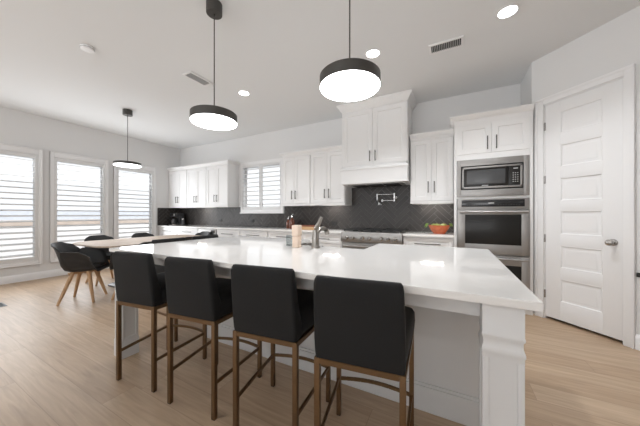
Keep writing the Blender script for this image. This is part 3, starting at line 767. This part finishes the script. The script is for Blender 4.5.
# things by the sink
t = thing('wooden_canister', (-1.207, 1.85, .914), 'pale wooden box with a lid standing on the island left of the faucet', 'box')
b = MB(); b.box(-1.236, -1.178, 1.82, 1.88, .9145, 1.010, .004); b.build('box_body', M['palewood'], t)
b = MB(); b.box(-1.239, -1.175, 1.817, 1.883, 1.012, 1.108, .005); b.build('lid', M['palewood'], t)
t = thing('glass_tumbler', (-1.31, 1.90, .914), 'clear glass tumbler on the island left of the pale wooden box', 'glass')
b = MB(); b.lathe([(0, .006), (.028, .006), (.034, .10), (.036, .10), (.032, 0), (0, 0)], (-1.318, 1.90, .9145), 24); b.build('tumbler', M['tumbler'], t)

# ================================================================== WORKTOP THINGS
def bottle(x, y, h, r, label, name='amber_bottle'):
    t = thing(name, (x, y, .914), label, 'bottle', 'amber bottles on the back worktop')
    b = MB(); b.lathe([(0, 0), (r * .95, 0), (r, .006), (r, h * .52), (r * .9, h * .60), (r * .38, h * .70), (r * .34, h * .80), (0, h * .80)], (x, y, .9145), 28); b.build('bottle_body', M['amber'], t)
    b = MB(); b.lathe([(0, h * .79), (r * .45, h * .79), (r * .45, h * .85), (r * .16, h * .86), (r * .16, h * .95), (0, h * .95)], (x, y, .9145), 20)
    b.tube([(x, y, .9145 + h * .94), (x + r * .5, y - r * .3, .9145 + h * .975), (x + r * 1.1, y - r * .6, .9145 + h * .96)], r * .17); b.build('pump', M['chrome'], t)['label'] = 'chrome pump spout'
bottle(-2.97, 4.24, .25, .045, 'amber bottle with chrome pump at the left end of the wooden board')
bottle(-2.86, 4.21, .30, .055, 'tall amber bottle with chrome pump nearest the wooden board')
t = thing('wooden_tray', (-2.5, 4.18, .914), 'long oak tray with red brown rim lying on the back worktop behind the faucet', 'tray')
b = MB(); b.box(-2.73, -2.27, 4.06, 4.30, .9145, .975, .004); b.build('tray_body', M['traywood'], t)
b = MB(); b.box(-2.735, -2.265, 4.055, 4.305, .976, .992, .003); b.build('rim', M['redwood'], t)['label'] = 'red brown wooden rim'
# coffee maker
t = thing('coffee_maker', (-6.60, 4.2, .914), 'black and silver coffee maker in the left corner of the worktop', 'coffee maker')
cx, cy = -6.60, 4.20
b = MB(); b.box(cx - .11, cx + .11, cy - .16, cy + .14, .9145, .945, .006); b.build('base', M['steel'], t)
b = MB(); b.box(cx - .10, cx + .10, cy + .02, cy + .14, .945, 1.20, .008); b.box(cx - .105, cx + .105, cy - .13, cy + .14, 1.145, 1.235, .012); b.build('brewer_body', M['coffee'], t)
b = MB(); b.box(cx - .02, cx + .10, cy - .133, cy - .128, 1.165, 1.222, .003); b.build('control_panel', M['chrome'], t)['label'] = 'silver control panel'
b = MB(); b.lathe([(0, 0), (.06, 0), (.07, .02), (.07, .09), (.05, .125), (.054, .14), (0, .14)], (cx - .02, cy - .06, .946), 28); b.tube([(cx + .04, cy - .10, 1.07), (cx + .085, cy - .125, 1.06), (cx + .085, cy - .125, .99), (cx + .045, cy - .10, .975)], .007); b.build('carafe', M['coffee'], t)
t = thing('milk_frother', (-6.36, 4.22, .914), 'slim dark canister standing right of the coffee maker', 'canister')
b = MB(); b.lathe([(0, 0), (.04, 0), (.042, .01), (.036, .15), (.038, .155), (0, .155)], (-6.36, 4.22, .9145), 28); b.build('jug_body', M['coffee'], t)
b = MB(); b.lathe([(0, .156), (.038, .156), (.036, .168), (.01, .172), (.01, .185), (0, .186)], (-6.36, 4.22, .9145), 24); b.build('lid', M['nickel'], t)
# bowl of fruit
bx, by_ = -.178, 4.16
t = tag(MB().lathe([(0, 0), (.075, 0), (.08, .008), (.105, .04), (.132, .085), (.148, .125), (.142, .127), (.125, .088), (.098, .045), (.06, .02), (0, .016)], (bx, by_, .9145), 48).build('fruit_bowl', M['orange']), 'orange bowl of green fruit on the worktop beside the oven tower', 'bowl')
spots = [(-.075, -.045, .115, 'green fruit at the left front of the orange bowl'), (.0, -.07, .112, 'green fruit at the middle front of the orange bowl'), (.075, -.04, .115, 'green fruit at the right front of the orange bowl'), (-.04, .05, .115, 'green fruit at the left back of the orange bowl'), (.05, .055, .115, 'green fruit at the right back of the orange bowl')]
for dx, dy, dz, lab in spots:
    r = .036
    o = thing('green_apple', (bx + dx, by_ + dy, .914 + dz - r), lab, 'fruit', 'green fruit in the orange bowl')
    b = MB(); b.lathe([(0, -r * .8), (r * .5, -r * .92), (r * .9, -r * .4), (r, 0), (r * .92, r * .5), (r * .5, r * .9), (r * .15, r * .82), (0, r * .75)], (bx + dx, by_ + dy, .914 + dz), 20); b.build('flesh', M['lime'], o)
    b = MB(); b.rod((bx + dx, by_ + dy, .914 + dz + r * .7), (bx + dx + .004, by_ + dy, .914 + dz + r * 1.25), .002); b.build('stem', M['beech'], o)
def leaf(mb, p, d, L, wd, droop):
    p = Vector(p); d = Vector(d).normalized(); s = d.cross(Vector((0, 0, 1))).normalized(); A = []; B = []
    for i in range(7):
        q = i / 6; c = p + d * L * q + Vector((0, 0, .02 * math.sin(q * PI) - droop * q * q)); w2 = wd * math.sin(PI * (q * .9 + .06))
        A.append(c + s * w2 + Vector((0, 0, .006))); B.append(c - s * w2 + Vector((0, 0, .006)))
    mb.loft([[a, b2, b2 - Vector((0, 0, .0025)), a - Vector((0, 0, .0025))] for a, b2 in zip(A, B)])
for pos, dirs, lab in (((bx - .150, by_ - .03, 1.050), [(-1, -.3, 0), (-1, .4, 0), (-.5, -1, 0)], 'green leafy sprig hanging over the left rim of the orange bowl'), ((bx + .146, by_ + .0, 1.050), [(1, -.5, 0), (.8, .6, 0), (.3, -1, 0)], 'green leafy sprig hanging over the right rim of the orange bowl')):
    b = MB()
    for dd in dirs: leaf(b, pos, dd, .038 if dd[0] > 0 else .055, .02, .05 if dd[0] < 0 else .03)
    tag(b.build('leafy_sprig', M['leaf']), lab, 'leaves', 'sprigs on the orange bowl')

# ================================================================== CEILING THINGS
def pendant(x, y, D, zb, label, canr=.066, canh=.092):
    t = thing('pendant_lamp', (x, y, ZC), label, 'pendant lamp', 'round black pendant lamps')
    b = MB(); b.lathe([(0, 0), (canr, 0), (canr, -canh + .004), (canr - .004, -canh), (.008, -canh), (.008, -canh - .02), (0, -canh - .02)], (x, y, ZC - .0005), 36); b.build('canopy', M['pend'], t)
    R = D / 2; h = .084 if D < .395 else .06
    b = MB(); b.rod((x, y, zb + h), (x, y, ZC - canh - .005), .0045, n=10); b.build('cord', M['pend'], t)
    b = MB(); b.lathe([(0, h + .03), (.011, h + .03), (.014, h + .004), (R - .006, h), (R, h - .006), (R, .014), (R - .004, .012), (R - .006, .02), (0, .02)], (x, y, zb), 64); b.build('shade', M['pend'], t)
    b = MB(); b.lathe([(R - .007, .019), (R - .002, .010), (R - .006, .002), (R - .016, 0), (0, 0)], (x, y, zb), 64); b.build('diffuser', M['lens'], t)['label'] = 'lit white diffuser'
pendant(-1.85, 1.515, .385, 2.0, 'round black pendant lamp over the far left half of the island')
pendant(-.59, 1.53, .39, 2.015, 'round black pendant lamp over the island, nearest the range hood')
pendant(-5.09, 2.34, .40, 2.06, 'round black pendant lamp over the dining table', .072)
def can(x, y, lab):
    t = thing('recessed_light', (x, y, ZC), lab, 'ceiling light', 'recessed ceiling lights')
    b = MB(); b.lathe([(.088, 0), (.092, -.003), (.088, -.006), (.072, -.006), (.070, 0)], (x, y, ZC - .0005), 40); b.build('trim_ring', M['trim'], t)
    b = MB(); b.lathe([(.071, -.003), (0, -.003)], (x, y, ZC - .0005), 40); b.build('lens', M['can'], t)['label'] = 'lit lens'
    lamp('downlight', 'SPOT', (x, y, ZC - .02), 60, (.97, .985, 1), .07, rot=(0, 0, 0), spot=math.radians(120), blend=.9)
can(.443, 2.82, 'lit recessed ceiling light right of the air vent, towards the pantry')
can(-.81, 2.83, 'lit recessed ceiling light just above the right pendant, before the range hood')
can(-2.806, 2.837, 'lit recessed ceiling light above the left pendant, farthest from the pantry')
def vent(p, lab, along):
    xs = [q[0] for q in p]; ys = [q[1] for q in p]; x0, x1, y0, y1 = min(xs), max(xs), min(ys), max(ys)
    t = thing('ceiling_vent', ((x0 + x1) / 2, (y0 + y1) / 2, ZC), lab, 'air vent')
    z = ZC - .001
    b = MB()
    for a, bb, c0, c1 in ((x0, x1, y0, y0 + .025), (x0, x1, y1 - .025, y1), (x0, x0 + .025, y0 + .025, y1 - .025), (x1 - .025, x1, y0 + .025, y1 - .025)): b.box(a, bb, c0, c1, z - .012, z, .002)
    b.build('frame', M['trim'], t)
    b = MB(); b.box(x0 + .02, x1 - .02, y0 + .02, y1 - .02, z - .003, z, 0); b.build('cavity', M['dark'], t)
    b = MB()
    if along == 'x':
        n = 16
        for i in range(n):
            xx = x0 + .03 + (x1 - x0 - .06) * (i + .5) / n; b.box(xx - .005, xx + .002, y0 + .022, y1 - .022, z - .012, z - .002, .0005)
    else:
        n = 16
        for i in range(n):
            yy = y0 + .03 + (y1 - y0 - .06) * (i + .5) / n; b.box(x0 + .022, x1 - .022, yy - .005, yy + .002, z - .012, z - .002, .0005)
    b.build('slats', M['grey'], t)
vent([(-.235, 2.975), (.105, 3.15)], 'white ceiling air vent near the pantry, between two recessed lights', 'x')
vent([(-3.148, 2.072), (-2.978, 2.418)], 'white ceiling air vent left of the left island pendant cord', 'y')
t = thing('smoke_detector', (-3.574, 1.255, ZC), 'white smoke detector alone on the left part of the ceiling', 'smoke detector')
b = MB(); b.lathe([(.062, 0), (.062, -.012), (.056, -.030), (.03, -.036), (0, -.036)], (-3.574, 1.255, ZC - .0005), 36); b.build('detector_body', M['trim'], t)
b = MB(); b.lathe([(.0635, -.013), (.0635, -.017), (.060, -.018)], (-3.574, 1.255, ZC - .0005), 36); b.build('sensor_slot', M['grey'], t)
t = thing('floor_vent', (-5.30, .955, 0), 'dark floor vent in the oak planks at the picture left edge', 'floor vent')
b = MB(); b.box(-5.42, -5.18, .88, 1.0, .0005, .006, .002); b.build('vent_plate', M['black'], t)
b = MB()
for i in range(8): b.box(-5.40 + i * .026, -5.388 + i * .026, .895, .985, .0055, .0075, .0005)
b.build('slots', M['dark'], t)

# ================================================================== BAR STOOLS
def make_stool():
    t = thing('counter_stool', (0, 0, 0), 'x', 'stool', 'black counter stools along the island')
    wr, wf, D, zf = .179, .205, .42, .575       # half widths rear / front (leg centres), depth, frame top
    lg = .0125
    yr, yfr = -D / 2, D / 2
    for x, y in ((-wr, yr), (wr, yr), (-wf, yfr), (wf, yfr)):
        b = MB(); b.box(x - lg, x + lg, y - lg, y + lg, .004, zf, .002); lo = b.build('leg', M['bronze'], t, world=False)
        b = MB(); b.box(x - lg + .001, x + lg - .001, y - lg + .001, y + lg - .001, 0, .006, .001); b.build('foot_pad', M['black'], lo, world=False)
    b = MB()
    b.bar((-wr + lg, yr, zf - .0125), (wr - lg, yr, zf - .0125), .025, .025); b.bar((-wf + lg, yfr, zf - .0125), (wf - lg, yfr, zf - .0125), .025, .025)
    for s in (-1, 1): b.bar((s * wr, yr + lg, zf - .0125), (s * wf, yfr - lg, zf - .0125), .025, .025)
    b.build('seat_frame', M['bronze'], t, world=False)
    for s in (-1, 1):
        b = MB(); b.bar((s * wr, yr + .01, .205), (s * wf, yfr - .01, .215), .012, .02); b.build('stretcher', M['bronze'], t, world=False)
    b = MB(); pts = [(-wf + 2 * wf * i / 10, yfr + .004 + .035 * math.sin(PI * i / 10), .215) for i in range(11)]
    for p, q in zip(pts, pts[1:]): b.bar(p, q, .014, .018)
    b.build('footrest', M['bronze'], t, world=False)
    # seat cushion: rounded trapezoid block
    def rr(hw0, hw1, y0, y1, z, r=.035, n=5):
        pts = []
        for (cx, cy, a0) in ((hw1 - r, y1 - r, 0), (-hw1 + r, y1 - r, PI / 2), (-hw0 + r, y0 + r, PI), (hw0 - r, y0 + r, 1.5 * PI)):
            for i in range(n + 1):
                a = a0 + PI / 2 * i / n; pts.append((cx + r * math.cos(a), cy + r * math.sin(a), z))
        return pts
    b = MB(); lev = [(-.010, .578), (0, .590), (.004, .63), (.002, .675), (-.008, .694), (-.03, .704), (-.08, .709)]
    b.loft([rr(wr + .012 + i, wf + .014 + i, -D / 2 + .03 - i, D / 2 + .02 + i, z) for i, z in lev]); b.build('seat', M['velvet'], t, world=False, angle=60)
    # backrest: tapering slab with a soft top, leaning back, sweeping into the seat
    b = MB(); rings = []
    prof = [(.577, .000, .085, .188), (.60, -.004, .085, .190), (.66, -.010, .080, .191), (.70, -.014, .07, .190), (.76, -.020, .058, .189), (.84, -.028, .052, .187), (.905, -.034, .046, .185), (.925, -.036, .038, .182), (.936, -.036, .022, .175)]
    for z, yo, th, hw in prof:
        yb = yr - lg + yo; c = yb + .028
        rings.append(rr(hw, hw, c - .028 if th > .045 else c - th * .55, (yb + th) if th > .045 else c + th * .45, z, r=min(.018, th * .45)))
    b.loft(rings); b.build('backrest', M['velvet'], t, world=False, angle=60)
    return t
st = make_stool()
SP = [(-2.0, 1.165, 8, 'black velvet counter stool leftmost of the four along the long near side of the island'),
      (-1.44, 1.20, 7, 'black velvet counter stool second from the left of the four along the near side'),
      (-.885, 1.22, 7, 'black velvet counter stool third from the left, between two other stools'),
      (-.375, 1.205, 7, 'black velvet counter stool nearest the camera, rightmost at the island'),
      (-2.53, 1.672, -90, 'black velvet counter stool at the short left end of the island, nearer the camera'),
      (-2.53, 2.136, -90, 'black velvet counter stool at the short left end of the island, nearer the back wall')]
for i, (x, y, a, lab) in enumerate(SP):
    o = st if i == 0 else copy_tree(st)
    o.location = (x, y, 0); o.rotation_euler = (0, 0, math.radians(a)); o['label'] = lab

# ================================================================== DINING SET
t = thing('dining_table', (-4.88, 2.62, 0), 'pale oak dining table with rounded corners on a black base', 'table')
def rrect(x0, x1, y0, y1, r, n=10):
    P = []
    for cx, cy, a0 in ((x1 - r, y1 - r, 0), (x0 + r, y1 - r, PI / 2), (x0 + r, y0 + r, PI), (x1 - r, y0 + r, 1.5 * PI)):
        for i in range(n + 1): a = a0 + PI / 2 * i / n; P.append((cx + r * math.cos(a), cy + r * math.sin(a)))
    return P
b = MB(); b.loft([[(x, y, z) for x, y in rrect(-5.5 + i, -4.26 - i, 1.66 + i, 3.58 - i, .30)] for i, z in ((.012, .722), (.0, .727), (0, .745), (.004, .75))]); b.build('tabletop', M['tabletop'], t)
b = MB(); b.loft([[(x, y, z) for x, y in rrect(-4.88 - hx, -4.88 + hx, 2.62 - hy, 2.62 + hy, .06, 5)] for hx, hy, z in ((.30, .55, .0), (.30, .55, .022), (.27, .52, .035), (.11, .30, .06), (.10, .28, .66), (.28, .5, .70), (.28, .5, .7215))]); b.build('pedestal', M['black'], t)['label'] = 'black pedestal base'

def make_chair():
    t = thing('dining_chair', (0, 0, 0), 'x', 'chair', 'black shell chairs around the dining table')
    # moulded shell: grid u across, v front to back-top
    NU, NV = 24, 26
    cen = [(.235, .425), (.21, .445), (.14, .443), (.03, .43), (-.08, .43), (-.155, .45), (-.195, .50), (-.222, .58), (-.252, .67), (-.285, .76), (-.312, .82)]
    wid = [.195, .22, .235, .243, .245, .247, .245, .235, .22, .20, .165]
    rise = [.0, .03, .20, .272, .278, .262, .205, .115, .055, .015, -.03]
    fwd = [.0, -.01, .01, .01, .01, .03, .055, .075, .075, .06, .035]
    def samp(a, q):
        q *= len(a) - 1; i = min(int(q), len(a) - 2); f = q - i; f = f * f * (3 - 2 * f) * .35 + f * .65
        return a[i] * (1 - f) + a[i + 1] * f
    b = bmesh.new(); V = []
    for j in range(NV + 1):
        q = j / NV; cy = samp([c[0] for c in cen], q); cz = samp([c[1] for c in cen], q); w = samp(wid, q); rs = samp(rise, q); fw = samp(fwd, q)
        row = []
        for i in range(NU + 1):
            u = -1 + 2 * i / NU; a = abs(u)
            k = max(0, (a - .5) / .5); k = k * k * (2.2 - 1.2 * k)
            xx = w * (u if a < .8 else math.copysign(.8 + (a - .8) * .8, u)) / .96
            row.append(b.verts.new((xx, cy + fw * a ** 2.2, cz + rs * k)))
        V.append(row)
    for j in range(NV):
        for i in range(NU): b.faces.new((V[j][i], V[j][i + 1], V[j + 1][i + 1], V[j + 1][i]))
    bmesh.ops.recalc_face_normals(b, faces=b.faces[:])
    bmesh.ops.solidify(b, geom=b.faces[:], thickness=.012)
    m = MB(); m._add(b); m.build('shell', M['shell'], t, world=False, angle=60)
    m = MB(); m.loft([[(x, y, z) for x, y in rrect(-.175 + i, .175 - i, -.14 + i, .20 - i, .09, 6)] for i, z in ((.02, .452), (.0, .462), (.0, .478), (.015, .488), (.05, .492))]); m.build('seat_pad', M['pad'], t, world=False)
    for sx in (-1, 1):
        for sy in (-1, 1):
            m = MB(); m.rod((sx * .195, sy * .19 - .01, 0), (sx * .09, sy * .085, .415), .015, .027, n=14); m.build('leg', M['beech'], t, world=False)
    m = MB()
    for a in (1, -1): m.bar((-.125, -.12 * a, .395), (.125, .12 * a, .395), .03, .028)
    m.rod((0, 0, .40), (0, 0, .422), .07, n=24); m.build('cross_brace', M['beech'], t, world=False)
    return t
ch = make_chair()
CH = [(-4.605, 1.585, -42, 'black shell dining chair at the near end of the table, seen from its side'),
      (-4.09, 1.98, 99, 'black shell dining chair on the island side of the table, nearest the camera'),
      (-4.30, 2.80, 90, 'black shell dining chair on the island side of the table, behind the end stools'),
      (-5.48, 2.17, -90, 'black shell dining chair on the window side of the table, before the middle left window'),
      (-5.48, 2.90, -90, 'black shell dining chair on the window side of the table, before the farthest left window'),
      (-4.93, 3.50, 180, 'black shell dining chair at the far end of the table, towards the coffee maker')]
for i, (x, y, a, lab) in enumerate(CH):
    o = ch if i == 0 else copy_tree(ch)
    o.location = (x, y, 0); o.rotation_euler = (0, 0, math.radians(a)); o['label'] = lab
